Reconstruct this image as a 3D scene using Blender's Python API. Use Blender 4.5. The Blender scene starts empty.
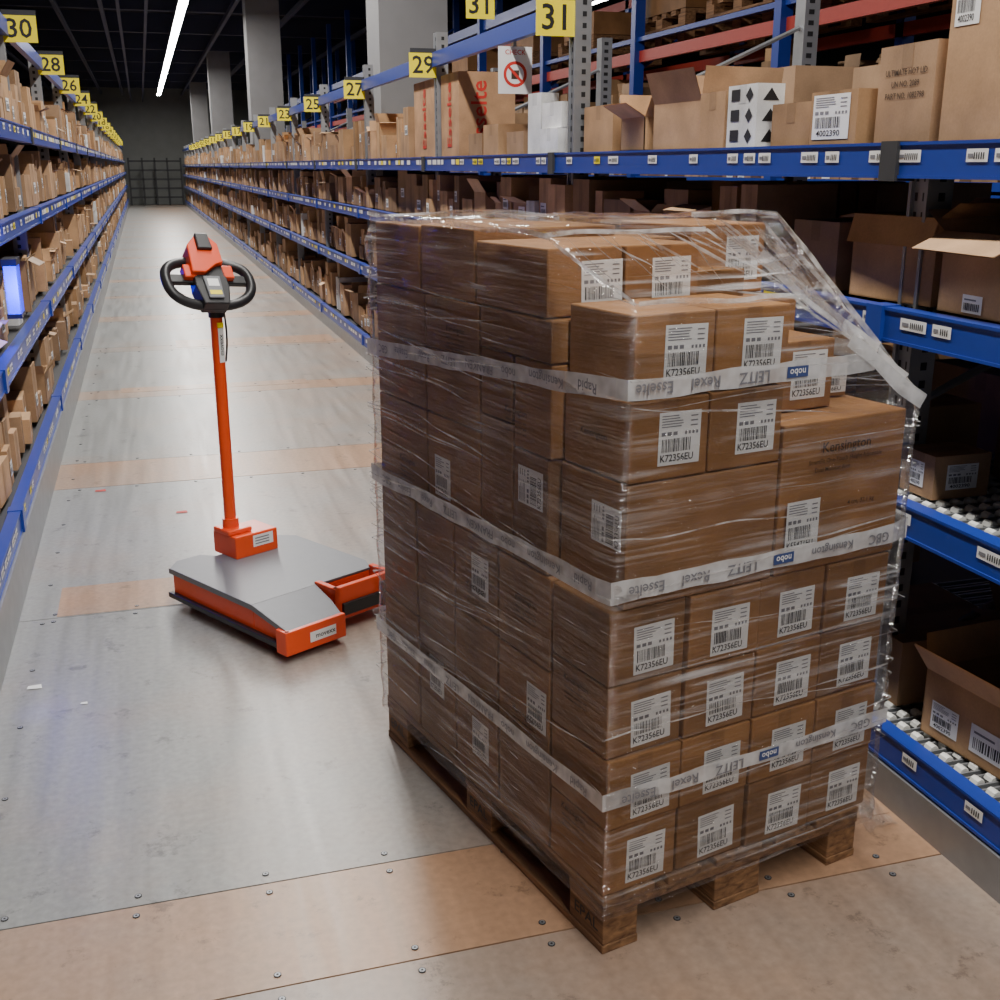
import bpy, bmesh, math, random
from mathutils import Matrix, Vector, noise
random.seed(7)
R = random.uniform
scene = bpy.context.scene
coll = scene.collection

# ---------------------------------------------------------------- materials
def nmat(name):
    m = bpy.data.materials.new(name); m.use_nodes = True
    nt = m.node_tree; nt.nodes.clear()
    out = nt.nodes.new('ShaderNodeOutputMaterial')
    return m, nt, out
def simple(name, col, rough=.5, metal=0, emit=None, es=0, var=.12, nscale=25, bump=0.0):
    m, nt, out = nmat(name)
    p = nt.nodes.new('ShaderNodeBsdfPrincipled')
    tc = nt.nodes.new('ShaderNodeTexCoord')
    n = nt.nodes.new('ShaderNodeTexNoise'); n.inputs['Scale'].default_value = nscale; n.inputs['Detail'].default_value = 4
    nt.links.new(tc.outputs['Object'], n.inputs['Vector'])
    mr = nt.nodes.new('ShaderNodeMapRange'); mr.inputs[3].default_value = 1-var; mr.inputs[4].default_value = 1+var
    nt.links.new(n.outputs['Fac'], mr.inputs[0])
    mx = nt.nodes.new('ShaderNodeMix'); mx.data_type = 'RGBA'; mx.blend_type = 'MULTIPLY'; mx.inputs[0].default_value = 1
    mx.inputs[6].default_value = (*col, 1); nt.links.new(mr.outputs[0], mx.inputs[7])
    nt.links.new(mx.outputs[2], p.inputs['Base Color'])
    p.inputs['Roughness'].default_value = rough; p.inputs['Metallic'].default_value = metal
    if emit:
        p.inputs['Emission Color'].default_value = (*emit, 1); p.inputs['Emission Strength'].default_value = es
    if bump:
        b = nt.nodes.new('ShaderNodeBump'); b.inputs['Strength'].default_value = bump; b.inputs['Distance'].default_value = .01
        nt.links.new(n.outputs['Fac'], b.inputs['Height']); nt.links.new(b.outputs[0], p.inputs['Normal'])
    nt.links.new(p.outputs[0], out.inputs[0])
    return m

def cardboard():
    m, nt, out = nmat('cardboard')
    p = nt.nodes.new('ShaderNodeBsdfPrincipled'); p.inputs['Roughness'].default_value = .6
    p.inputs['Specular IOR Level'].default_value = .3
    at = nt.nodes.new('ShaderNodeAttribute'); at.attribute_name = 'tint'
    tc = nt.nodes.new('ShaderNodeTexCoord')
    n = nt.nodes.new('ShaderNodeTexNoise'); n.inputs['Scale'].default_value = 6; n.inputs['Detail'].default_value = 6
    n2 = nt.nodes.new('ShaderNodeTexNoise'); n2.inputs['Scale'].default_value = 160; n2.inputs['Detail'].default_value = 3
    nt.links.new(tc.outputs['Object'], n.inputs['Vector']); nt.links.new(tc.outputs['Object'], n2.inputs['Vector'])
    mr = nt.nodes.new('ShaderNodeMapRange'); mr.inputs[1].default_value = .25; mr.inputs[2].default_value = .75; mr.inputs[3].default_value = .72; mr.inputs[4].default_value = 1.24
    nt.links.new(n.outputs['Fac'], mr.inputs[0])
    mr2 = nt.nodes.new('ShaderNodeMapRange'); mr2.inputs[3].default_value = .86; mr2.inputs[4].default_value = 1.14
    nt.links.new(n2.outputs['Fac'], mr2.inputs[0])
    mm = nt.nodes.new('ShaderNodeMath'); mm.operation = 'MULTIPLY'
    nt.links.new(mr.outputs[0], mm.inputs[0]); nt.links.new(mr2.outputs[0], mm.inputs[1])
    mx = nt.nodes.new('ShaderNodeMix'); mx.data_type = 'RGBA'; mx.blend_type = 'MULTIPLY'; mx.inputs[0].default_value = 1
    nt.links.new(at.outputs['Color'], mx.inputs[6]); nt.links.new(mm.outputs[0], mx.inputs[7])
    nt.links.new(mx.outputs[2], p.inputs['Base Color'])
    b = nt.nodes.new('ShaderNodeBump'); b.inputs['Strength'].default_value = .3; b.inputs['Distance'].default_value = .01
    nt.links.new(n.outputs['Fac'], b.inputs['Height']); nt.links.new(b.outputs[0], p.inputs['Normal'])
    nt.links.new(p.outputs[0], out.inputs[0])
    return m

def wood():
    m, nt, out = nmat('pallet_wood')
    p = nt.nodes.new('ShaderNodeBsdfPrincipled'); p.inputs['Roughness'].default_value = .78
    tc = nt.nodes.new('ShaderNodeTexCoord'); mp = nt.nodes.new('ShaderNodeMapping'); mp.inputs['Scale'].default_value = (18, 3, 40)
    n = nt.nodes.new('ShaderNodeTexNoise'); n.inputs['Scale'].default_value = 1.6; n.inputs['Detail'].default_value = 8; n.inputs['Distortion'].default_value = .6
    nt.links.new(tc.outputs['Object'], mp.inputs[0]); nt.links.new(mp.outputs[0], n.inputs['Vector'])
    cr = nt.nodes.new('ShaderNodeValToRGB')
    cr.color_ramp.elements[0].position = .3; cr.color_ramp.elements[0].color = (.10, .045, .02, 1)
    cr.color_ramp.elements[1].position = .74; cr.color_ramp.elements[1].color = (.36, .19, .085, 1)
    nt.links.new(n.outputs['Fac'], cr.inputs[0]); nt.links.new(cr.outputs[0], p.inputs['Base Color'])
    b = nt.nodes.new('ShaderNodeBump'); b.inputs['Strength'].default_value = .5; b.inputs['Distance'].default_value = .005
    nt.links.new(n.outputs['Fac'], b.inputs['Height']); nt.links.new(b.outputs[0], p.inputs['Normal'])
    nt.links.new(p.outputs[0], out.inputs[0]); return m

def floor_mat():
    m, nt, out = nmat('floor_plates')
    L = nt.links.new
    p = nt.nodes.new('ShaderNodeBsdfPrincipled')
    at = nt.nodes.new('ShaderNodeAttribute'); at.attribute_name = 'tint'
    sep = nt.nodes.new('ShaderNodeSeparateColor'); L(at.outputs['Color'], sep.inputs[0])
    tc = nt.nodes.new('ShaderNodeTexCoord')
    n = nt.nodes.new('ShaderNodeTexNoise'); n.inputs['Scale'].default_value = 1.3; n.inputs['Detail'].default_value = 7; n.inputs['Roughness'].default_value = .6
    L(tc.outputs['Object'], n.inputs['Vector'])
    nf = nt.nodes.new('ShaderNodeTexNoise'); nf.inputs['Scale'].default_value = 45; nf.inputs['Detail'].default_value = 6
    L(tc.outputs['Object'], nf.inputs['Vector'])
    mp = nt.nodes.new('ShaderNodeMapping'); mp.inputs['Scale'].default_value = (9, .6, 1); L(tc.outputs['Object'], mp.inputs[0])
    ns = nt.nodes.new('ShaderNodeTexNoise'); ns.inputs['Scale'].default_value = 2.0; ns.inputs['Detail'].default_value = 6; L(mp.outputs[0], ns.inputs['Vector'])
    sx = nt.nodes.new('ShaderNodeSeparateXYZ'); L(tc.outputs['Object'], sx.inputs[0])
    xr = nt.nodes.new('ShaderNodeMapRange'); xr.interpolation_type = 'SMOOTHSTEP'
    xr.inputs[1].default_value = -.35; xr.inputs[2].default_value = .8; xr.inputs[3].default_value = 0; xr.inputs[4].default_value = .36
    L(sx.outputs[0], xr.inputs[0])
    nr = nt.nodes.new('ShaderNodeMapRange'); nr.inputs[1].default_value = .3; nr.inputs[2].default_value = .7; nr.inputs[3].default_value = -.25; nr.inputs[4].default_value = .22
    L(n.outputs['Fac'], nr.inputs[0])
    a1 = nt.nodes.new('ShaderNodeMath'); a1.operation = 'ADD'; L(sep.outputs[0], a1.inputs[0]); L(xr.outputs[0], a1.inputs[1])
    a2 = nt.nodes.new('ShaderNodeMath'); a2.operation = 'ADD'; a2.use_clamp = True; L(a1.outputs[0], a2.inputs[0]); L(nr.outputs[0], a2.inputs[1])
    mx = nt.nodes.new('ShaderNodeMix'); mx.data_type = 'RGBA'
    mx.inputs[6].default_value = (.275, .28, .27, 1); mx.inputs[7].default_value = (.42, .25, .15, 1)
    L(a2.outputs[0], mx.inputs[0])
    v1 = nt.nodes.new('ShaderNodeMapRange'); v1.inputs[1].default_value = .25; v1.inputs[2].default_value = .75; v1.inputs[3].default_value = .84; v1.inputs[4].default_value = 1.12; L(nf.outputs['Fac'], v1.inputs[0])
    v2 = nt.nodes.new('ShaderNodeMapRange'); v2.inputs[1].default_value = .25; v2.inputs[2].default_value = .75; v2.inputs[3].default_value = .85; v2.inputs[4].default_value = 1.12; L(ns.outputs['Fac'], v2.inputs[0])
    vs = nt.nodes.new('ShaderNodeTexNoise'); vs.inputs['Scale'].default_value = 7; vs.inputs['Detail'].default_value = 9; vs.inputs['Roughness'].default_value = .75; L(tc.outputs['Object'], vs.inputs['Vector'])
    v3 = nt.nodes.new('ShaderNodeMapRange'); v3.inputs[1].default_value = .35; v3.inputs[2].default_value = .42; v3.inputs[3].default_value = .6; v3.inputs[4].default_value = 1; L(vs.outputs['Fac'], v3.inputs[0])
    q = nt.nodes.new('ShaderNodeMath'); q.operation = 'MULTIPLY'; L(v1.outputs[0], q.inputs[0]); L(v2.outputs[0], q.inputs[1])
    q2 = nt.nodes.new('ShaderNodeMath'); q2.operation = 'MULTIPLY'; L(q.outputs[0], q2.inputs[0]); L(sep.outputs[1], q2.inputs[1])
    q3 = nt.nodes.new('ShaderNodeMath'); q3.operation = 'MULTIPLY'; L(q2.outputs[0], q3.inputs[0]); L(v3.outputs[0], q3.inputs[1])
    my = nt.nodes.new('ShaderNodeMix'); my.data_type = 'RGBA'; my.blend_type = 'MULTIPLY'; my.inputs[0].default_value = 1
    L(mx.outputs[2], my.inputs[6]); L(q3.outputs[0], my.inputs[7]); L(my.outputs[2], p.inputs['Base Color'])
    rr = nt.nodes.new('ShaderNodeMapRange'); rr.inputs[3].default_value = .24; rr.inputs[4].default_value = .46; L(ns.outputs['Fac'], rr.inputs[0]); L(rr.outputs[0], p.inputs['Roughness'])
    p.inputs['Specular IOR Level'].default_value = .6
    L(p.outputs[0], out.inputs[0]); return m

def film_mat():
    m, nt, out = nmat('stretch_film'); L = nt.links.new
    tc = nt.nodes.new('ShaderNodeTexCoord')
    def streak(scale, rot, ns, lo, hi):
        mp = nt.nodes.new('ShaderNodeMapping'); mp.inputs['Scale'].default_value = scale; mp.inputs['Rotation'].default_value = rot
        L(tc.outputs['Object'], mp.inputs[0])
        n = nt.nodes.new('ShaderNodeTexNoise'); n.inputs['Scale'].default_value = ns; n.inputs['Detail'].default_value = 4; n.inputs['Distortion'].default_value = .35
        L(mp.outputs[0], n.inputs['Vector'])
        r = nt.nodes.new('ShaderNodeMapRange'); r.inputs[1].default_value = lo; r.inputs[2].default_value = hi; L(n.outputs['Fac'], r.inputs[0])
        return n, r
    n1, s1 = streak((1.0, 1.0, 46), (0.10, .07, 0), 1.6, .53, .70)
    n2, s2 = streak((1.5, 1.5, 30), (-.35, .3, 0), 1.8, .56, .76)
    n3, s3 = streak((2, 2, 2.5), (0, 0, 0), 1.5, .38, .66)
    mxx = nt.nodes.new('ShaderNodeMath'); mxx.operation = 'MAXIMUM'; L(s1.outputs[0], mxx.inputs[0]); L(s2.outputs[0], mxx.inputs[1])
    mu = nt.nodes.new('ShaderNodeMath'); mu.operation = 'MULTIPLY'; L(mxx.outputs[0], mu.inputs[0]); L(s3.outputs[0], mu.inputs[1])
    fr = nt.nodes.new('ShaderNodeLayerWeight'); fr.inputs[0].default_value = .2
    bump = nt.nodes.new('ShaderNodeBump'); bump.inputs['Strength'].default_value = 1.0; bump.inputs['Distance'].default_value = .03
    ad = nt.nodes.new('ShaderNodeMath'); ad.operation = 'ADD'; L(n1.outputs['Fac'], ad.inputs[0]); L(n2.outputs['Fac'], ad.inputs[1])
    L(ad.outputs[0], bump.inputs['Height'])
    m1 = nt.nodes.new('ShaderNodeMath'); m1.operation = 'MULTIPLY_ADD'; m1.inputs[1].default_value = .5; m1.inputs[2].default_value = .0; L(mu.outputs[0], m1.inputs[0]); m1.use_clamp = True
    tr = nt.nodes.new('ShaderNodeBsdfTransparent'); tr.inputs[0].default_value = (.94, .94, .94, 1)
    df = nt.nodes.new('ShaderNodeBsdfDiffuse'); df.inputs[0].default_value = (.85, .85, .86, 1)
    gl = nt.nodes.new('ShaderNodeBsdfGlossy'); gl.inputs[0].default_value = (1, 1, 1, 1); gl.inputs['Roughness'].default_value = .10
    L(bump.outputs[0], gl.inputs['Normal'])
    mixa = nt.nodes.new('ShaderNodeMixShader'); L(m1.outputs[0], mixa.inputs[0]); L(tr.outputs[0], mixa.inputs[1]); L(df.outputs[0], mixa.inputs[2])
    gf = nt.nodes.new('ShaderNodeMath'); gf.operation = 'MULTIPLY_ADD'; gf.inputs[1].default_value = .45; gf.inputs[2].default_value = .09; gf.use_clamp = True
    L(fr.outputs['Fresnel'], gf.inputs[0])
    mix = nt.nodes.new('ShaderNodeMixShader'); L(gf.outputs[0], mix.inputs[0]); L(mixa.outputs[0], mix.inputs[1]); L(gl.outputs[0], mix.inputs[2])
    L(mix.outputs[0], out.inputs[0]); return m

def tape_mat(name, col, lo, hi, rough=.22):
    m, nt, out = nmat(name); L = nt.links.new
    tr = nt.nodes.new('ShaderNodeBsdfTransparent')
    p = nt.nodes.new('ShaderNodeBsdfPrincipled'); p.inputs['Base Color'].default_value = (*col, 1); p.inputs['Roughness'].default_value = rough
    tc = nt.nodes.new('ShaderNodeTexCoord'); n = nt.nodes.new('ShaderNodeTexNoise'); n.inputs['Scale'].default_value = 22; L(tc.outputs['Object'], n.inputs['Vector'])
    r = nt.nodes.new('ShaderNodeMapRange'); r.inputs[1].default_value = .3; r.inputs[2].default_value = .7; r.inputs[3].default_value = lo; r.inputs[4].default_value = hi; L(n.outputs['Fac'], r.inputs[0])
    mix = nt.nodes.new('ShaderNodeMixShader'); L(r.outputs[0], mix.inputs[0]); L(tr.outputs[0], mix.inputs[1]); L(p.outputs[0], mix.inputs[2])
    L(mix.outputs[0], out.inputs[0]); return m

CARD = cardboard()
WHITE = simple('label_paper', (.86, .86, .85), .45, var=.04)
BLACK = simple('print_black', (.012, .012, .014), .5)
GREY = simple('print_grey', (.20, .20, .22), .6)
RED = simple('print_red', (.62, .03, .02), .5)
YELL = simple('sign_yellow', (1.0, .83, .008), .45, var=.03)
BLUE = simple('rack_blue', (.014, .045, .31), .35, var=.1)
STEEL = simple('galvanised_steel', (.31, .32, .335), .42, .6, var=.2, nscale=12)
DKST = simple('dark_steel', (.03, .031, .035), .6)
ORNG = simple('rack_orange', (.42, .04, .025), .45)
TUGO = simple('tug_orange', (.82, .075, .014), .32, var=.06)
TUGG = simple('tug_grey', (.17, .175, .19), .45, .15, var=.06)
RUBB = simple('black_plastic', (.016, .016, .018), .4)
ROLL = simple('roller_plastic', (.70, .70, .66), .4)
BROWNP = simple('print_brown', (.06, .03, .014), .7)
CONC = simple('concrete', (.21, .21, .215), .8, var=.12, nscale=4)
WOOD = wood()
BLUP = simple('print_blue', (.05, .08, .22), .6)
FLOOR = floor_mat(); FILM = film_mat(); TAPE = tape_mat('packing_tape', (.70, .70, .70), .55, .9); FOLD = tape_mat('film_fold', (.9, .9, .9), .15, .75, .15)
MATS = [CARD, WHITE, BLACK, GREY, RED, YELL, BLUE, STEEL, DKST, ORNG, TUGO, TUGG, RUBB, ROLL, BROWNP, CONC, WOOD, BLUP]
C_, W_, K_, G_, RD, YL, BL, ST, DK, OR, TO, TG, RB, RO, BP, CO, WD, BU = range(18)

# ---------------------------------------------------------------- mesh builder
class MB:
    def __init__(s): s.v = []; s.f = []; s.m = []; s.c = []
    def poly(s, pts, mat=0, col=(1, 1, 1), M=None):
        b = len(s.v)
        for q in pts:
            q = Vector(q)
            if M is not None: q = M @ q
            s.v.append(q[:])
        s.f.append(tuple(range(b, b+len(pts)))); s.m.append(mat); s.c.append(col)
    def box(s, x0, x1, y0, y1, z0, z1, mat=0, col=(1, 1, 1), M=None):
        b = len(s.v)
        for q in [(x0,y0,z0),(x1,y0,z0),(x1,y1,z0),(x0,y1,z0),(x0,y0,z1),(x1,y0,z1),(x1,y1,z1),(x0,y1,z1)]:
            q = Vector(q)
            if M is not None: q = M @ q
            s.v.append(q[:])
        for f in [(3,2,1,0),(4,5,6,7),(0,1,5,4),(1,2,6,5),(2,3,7,6),(3,0,4,7)]:
            s.f.append(tuple(b+i for i in f)); s.m.append(mat); s.c.append(col)
    def prism(s, pts, z0, z1, mat=0, col=(1,1,1), M=None, ztop=None, zbot=None):
        n = len(pts); b = len(s.v)
        for zz, top in ((z0, 0), (z1, 1)):
            for (x, y) in pts:
                z = ztop(x, y) if (top and ztop) else (zbot(x, y) if (not top and zbot) else zz)
                q = Vector((x, y, z))
                if M is not None: q = M @ q
                s.v.append(q[:])
        s.f.append(tuple(b+i for i in reversed(range(n)))); s.m.append(mat); s.c.append(col)
        s.f.append(tuple(b+n+i for i in range(n))); s.m.append(mat); s.c.append(col)
        for i in range(n):
            j = (i+1) % n
            s.f.append((b+i, b+j, b+n+j, b+n+i)); s.m.append(mat); s.c.append(col)
    def cyl(s, p0, p1, r, n=12, mat=0, col=(1,1,1), M=None, r1=None):
        p0 = Vector(p0); p1 = Vector(p1)
        if M is not None: p0 = M @ p0; p1 = M @ p1
        d = (p1-p0).normalized(); a = d.orthogonal().normalized(); e = d.cross(a); b = len(s.v)
        r1 = r if r1 is None else r1
        for P, rr in ((p0, r), (p1, r1)):
            for i in range(n):
                t = 2*math.pi*i/n; s.v.append((P + a*math.cos(t)*rr + e*math.sin(t)*rr)[:])
        s.f.append(tuple(b+i for i in reversed(range(n)))); s.m.append(mat); s.c.append(col)
        s.f.append(tuple(b+n+i for i in range(n))); s.m.append(mat); s.c.append(col)
        for i in range(n):
            j = (i+1) % n
            s.f.append((b+i, b+j, b+n+j, b+n+i)); s.m.append(mat); s.c.append(col)
    def mesh(s, verts, faces, M, mat=0, col=(1,1,1)):
        b = len(s.v)
        for q in verts: s.v.append((M @ Vector(q))[:])
        for f in faces: s.f.append(tuple(b+i for i in f)); s.m.append(mat); s.c.append(col)
    def build(s, name, parent=None, mats=None, bevel=0, smooth=False):
        me = bpy.data.meshes.new(name); me.from_pydata(s.v, [], s.f)
        used = mats or MATS
        if mats is None:
            ids = sorted(set(s.m)); rem = {k: i for i, k in enumerate(ids)}
            used = [MATS[i] for i in ids]; mi = [rem[k] for k in s.m]
        else: mi = s.m
        for mm in used: me.materials.append(mm)
        me.polygons.foreach_set('material_index', mi)
        at = me.color_attributes.new('tint', 'FLOAT_COLOR', 'CORNER')
        buf = []
        for f, c in zip(s.f, s.c): buf += [c[0], c[1], c[2], 1.0]*len(f)
        at.data.foreach_set('color', buf)
        if smooth: me.polygons.foreach_set('use_smooth', [True]*len(me.polygons))
        me.update()
        o = bpy.data.objects.new(name, me); coll.objects.link(o)
        if parent: o.parent = parent
        if bevel:
            bv = o.modifiers.new('bevel', 'BEVEL'); bv.width = bevel; bv.segments = 2; bv.limit_method = 'ANGLE'
        return o

def frame(o, x, y):
    x = Vector(x).normalized(); y = Vector(y).normalized(); z = x.cross(y)
    M = Matrix.Identity(4)
    for i in range(3): M[i][0] = x[i]; M[i][1] = y[i]; M[i][2] = z[i]; M[i][3] = o[i]
    return M
def T(x, y, z): return Matrix.Translation((x, y, z))
_tc = {}
def text(s):
    if s not in _tc:
        cu = bpy.data.curves.new('t', 'FONT'); cu.body = s; cu.size = 1; cu.align_x = 'CENTER'; cu.align_y = 'CENTER'; cu.resolution_u = 2
        cu.offset = .012
        o = bpy.data.objects.new('t', cu); coll.objects.link(o)
        dg = bpy.context.evaluated_depsgraph_get(); dg.update()
        me = bpy.data.meshes.new_from_object(o.evaluated_get(dg))
        _tc[s] = ([v.co[:] for v in me.vertices], [tuple(p.vertices) for p in me.polygons])
        bpy.data.objects.remove(o); bpy.data.meshes.remove(me)
    return _tc[s]
def put_text(mb, s, M, size, mat, flip=False, sx=1.0):
    v, f = text(s)
    S = Matrix.Diagonal((size*sx, size, 1, 1))
    if flip: S = Matrix.Rotation(math.pi, 4, 'Z') @ S
    mb.mesh(v, f, M @ S, mat)

def label(mb, M, w, h, full=True, flip=False, txt='K72356EU'):
    if flip: M = M @ Matrix.Rotation(math.pi, 4, 'Z')
    mb.poly([(-w/2,-h/2,0),(w/2,-h/2,0),(w/2,h/2,0),(-w/2,h/2,0)], W_, M=M)
    e = .0006
    def r(x0, x1, y0, y1, m): mb.poly([(x0*w,y0*h,e),(x1*w,y0*h,e),(x1*w,y1*h,e),(x0*w,y1*h,e)], m, M=M)
    if full:
        for i in range(5):
            y = .43-.05*i; r(-.44, R(-.1, .15), y-.010, y+.008, G_)
        for i in range(3): r(-.44+.14*i, -.34+.14*i, .06, .13, G_)
        for i in range(3):
            y = .40-.09*i; r(.25, .42, y-.012, y+.012, G_)
        for i in range(4): r(.12+.09*i, .17+.09*i, .06, .12, G_)
        x = -.42
        while x < .28:
            ww = random.choice([.008, .012, .02, .028]); r(x, x+ww, -.25, .0, K_); x += ww+random.choice([.012, .018, .026])
        put_text(mb, txt, M @ T(-.05*w, -.37*h, e), h*.19, K_, sx=w/h*.98)
    else:
        x = -.4
        while x < .38:
            ww = random.choice([.02, .035, .05]); r(x, x+ww, -.35, .05, K_); x += ww+random.choice([.025, .04])
        r(-.4, .2, .2, .28, G_)

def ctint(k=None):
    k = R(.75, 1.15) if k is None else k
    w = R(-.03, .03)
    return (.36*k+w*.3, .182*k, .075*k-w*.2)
def stint(k):  # shelf cartons lighter and pinker than ctint: light on the racks put into colour
    w = R(-.04, .04)
    return (min(.8, .46*k+w*.3), .28*k, .15*k-w*.3)

# ================================================================ FLOOR
XL, XR = -.62, 1.88
fl = MB()
fl.poly([(-6,-5,-.006),(16,-5,-.006),(16,58,-.006),(-6,58,-.006)], 0, (0, .25, 0))
ys = [-4.5, -2.2, -.4, .9, 2.14, 2.53, 4.55, 6.54, 7.12]
yy = 7.12
while yy < 56:
    ys.append(yy+2.05); ys.append(min(57, yy+2.05+R(.25, .6))); yy = ys[-1]
for i in range(len(ys)-1):
    y0, y1 = ys[i], ys[i+1]
    br = .8 if (y1-y0) < .7 else 0.0
    if i == 3: br = .25
    if i == 2: br = .5
    g = .005
    if y0 > 7.2 and br > .5: br = R(.3, .8)
    v = R(.94, 1.04)
    fl.box(XL-.3+g/2, 2.3-g/2, y0+g/2, y1-g/2, -.005, 0, 0, (max(0, br), v, 0))
for (x0, x1, y0, y1, b) in [(-.47, .16, 4.56, 4.9, .9), (-.40, 1.86, 6.54, 7.10, .9), (1.45, 1.86, 2.35, 2.9, .7), (-.3, 1.2, 9.4, 9.6, .9), (.2, 1.8, 11.7, 12.2, .8)]:
    fl.box(x0, x1, y0, y1, 0, .0012, 0, (b, 1.0, 0))
floor = fl.build('floor', mats=[FLOOR])
sc = MB()
def screw(x, y):
    sc.cyl((x, y, .0002), (x, y, .0022), .009, 10, DK); sc.cyl((x, y, .0022), (x, y, .0028), .007, 8, ST); sc.cyl((x, y, .0028), (x, y, .0030), .003, 6, K_)
for y in [2.10, 2.18, 2.49, 2.57, 4.51, 4.59, 6.50, 7.16, .86, .94]:
    x = XL+.15
    while x < 1.8: screw(x+R(-.01, .01), y); x += .31
for y in ys[9:22]:
    x = XL+.15
    while x < 1.8: screw(x, y-.04); x += .31
for x in (XL+.1, 1.78):
    y = 2.7
    while y < 12: screw(x, y); y += .45
sc.build('floor_screws', parent=floor)

# ================================================================ EURO PALLET + LOAD
PM = Matrix.Translation((.866, 2.03, 0)) @ Matrix.Rotation(math.radians(12.5), 4, 'Z')
pal = MB()
for (x0, x1) in [(0, .1), (.3275, .4725), (.7, .8)]:
    pal.box(x0, x1, 0, 1.2, .0, .022, WD)
    for (y0, y1) in [(0, .145), (.5275, .6725), (1.055, 1.2)]:
        pal.box(x0+.002, x1-.002, y0+.002, y1-.002, .022, .1, WD)
for (y0, y1) in [(0, .145), (.5275, .6725), (1.055, 1.2)]:
    pal.box(0, .8, y0, y1, .1, .122, WD)
for (x0, x1) in [(0, .145), (.1825, .2825), (.3275, .4725), (.5175, .6175), (.655, .8)]:
    pal.box(x0, x1, 0, 1.2, .122, .144, WD)
pallet = pal.build('wooden_pallet', bevel=.003)
pallet.matrix_world = PM
pt = MB()
for y, s in [(.0725, 'EPAL'), (.6, 'EPAL'), (1.1275, 'EPAL')]:
    put_text(pt, s, frame((.0012, y, .061), (0,-1,0), (0,0,1)), .042, K_, sx=1.1)
pt.build('branding', parent=pallet)

cs = MB(); lb = MB()
def carton(u0, u1, w0, w1, z0, z1, front=None, left=None, k=None, j=.004, flip=False):
    a, b = R(-j, j), R(0, j*1.5)
    g = .003
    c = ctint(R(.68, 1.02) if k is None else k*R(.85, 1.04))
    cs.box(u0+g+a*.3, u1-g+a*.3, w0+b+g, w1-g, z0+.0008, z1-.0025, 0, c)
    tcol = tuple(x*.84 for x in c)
    um = (u0+u1)/2
    if u1-u0 < .3:
        lb.poly([(um-.02, w0+b+g-.0006, z1-.05), (um+.02, w0+b+g-.0006, z1-.05), (um+.02, w0+b+g-.0006, z1-.004), (um-.02, w0+b+g-.0006, z1-.004)], C_, tcol)
    if front:
        lw, lh = .108, .112
        lu = u0+(u1-u0)*front[0]; lz = z0+(z1-z0)*front[1]
        if z1-z0 < .15: lh = (z1-z0)*.75
        M = frame((lu, w0+b+g-.0014, lz), (1,0,0), (0,0,1)) @ Matrix.Rotation(R(-.03, .03), 4, 'Z')
        label(lb, M, lw, lh, flip=flip)
    if left:
        lw, lh = .09, .11
        M = frame((u0+g+a*.3-.0012, w0+(w1-w0)*left[0], z0+(z1-z0)*left[1]), (0,-1,0), (0,0,1))
        if len(left) > 2: M = M @ Matrix.Rotation(math.radians(left[2]), 4, 'Z')
        label(lb, M, lw, lh)
    return a, b
H = .174; Z0 = .144; W4 = .207
for r in range(4):
    for c in range(4):
        carton(W4*c, W4*c+W4, 0, .24, Z0+H*r, Z0+H*(r+1), front=(.58, .42), j=.007)
H3 = H*4/3
for r in range(3):
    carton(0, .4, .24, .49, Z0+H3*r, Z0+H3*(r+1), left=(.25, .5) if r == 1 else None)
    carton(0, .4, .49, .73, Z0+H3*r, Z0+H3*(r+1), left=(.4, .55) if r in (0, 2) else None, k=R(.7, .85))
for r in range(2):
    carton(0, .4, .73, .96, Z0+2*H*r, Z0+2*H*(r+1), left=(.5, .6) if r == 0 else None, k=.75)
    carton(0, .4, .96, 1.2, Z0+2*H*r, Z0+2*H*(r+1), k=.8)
for r in range(4):
    carton(.4, .82, .24, .72, Z0+H*r, Z0+H*(r+1)); carton(.4, .82, .72, 1.2, Z0+H*r, Z0+H*(r+1))
za, zb, zc, zd, ze = .840, 1.115, 1.288, 1.462, 1.595
zm = 1.425
S_ = .03
carton(S_, .445, 0, .26, za, zb, left=(.30, .62, 90), k=1.0)
carton(.45, .84, 0, .3, za, 1.195, k=1.02)
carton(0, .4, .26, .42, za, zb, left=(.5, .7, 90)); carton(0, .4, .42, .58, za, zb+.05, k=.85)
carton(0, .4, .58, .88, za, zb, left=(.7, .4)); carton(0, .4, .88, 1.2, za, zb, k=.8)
carton(.41, .82, .3, .75, za, zc); carton(.41, .82, .75, 1.2, za, zc)
for i in range(2):
    carton(S_+.207*i, S_+.207*i+.207, 0, .25, zb, zc, front=(.62, .5), k=1.0)
    carton(S_+.01+.207*i, S_+.01+.207*i+.207, .005, .25, zc, zd, front=(.62, .52), k=1.03)
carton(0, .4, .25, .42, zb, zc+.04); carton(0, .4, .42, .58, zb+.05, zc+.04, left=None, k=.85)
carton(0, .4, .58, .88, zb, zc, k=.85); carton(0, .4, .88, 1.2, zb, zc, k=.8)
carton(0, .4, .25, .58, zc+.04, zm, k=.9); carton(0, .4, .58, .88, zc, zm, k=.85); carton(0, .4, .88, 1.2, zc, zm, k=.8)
carton(.49, .69, .10, .34, 1.195, 1.36, front=(.6, .5))
carton(.70, .82, .18, .36, 1.195, 1.29, front=(.5, .5))
carton(.41, .82, .37, .8, zc, 1.42); carton(.41, .82, .8, 1.2, zc, 1.42)
carton(.44, .64, .37, .48, 1.42, 1.50)
carton(0, .2, .27, .60, zm, ze-.02, front=(.72, .42)); carton(.2, .41, .27, .60, zm, ze-.02, front=(.62, .42))
carton(0, .41, .60, .9, zm, ze+.005, k=.9); carton(0, .41, .9, 1.19, zm, ze, k=.9)
carton(.57, .82, .50, .82, 1.42, 1.60, front=(.68, .5), k=1.1)
carton(.41, .56, .55, 1.1, 1.42, 1.57)
stack = cs.build('carton_stack', bevel=.004)
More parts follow.
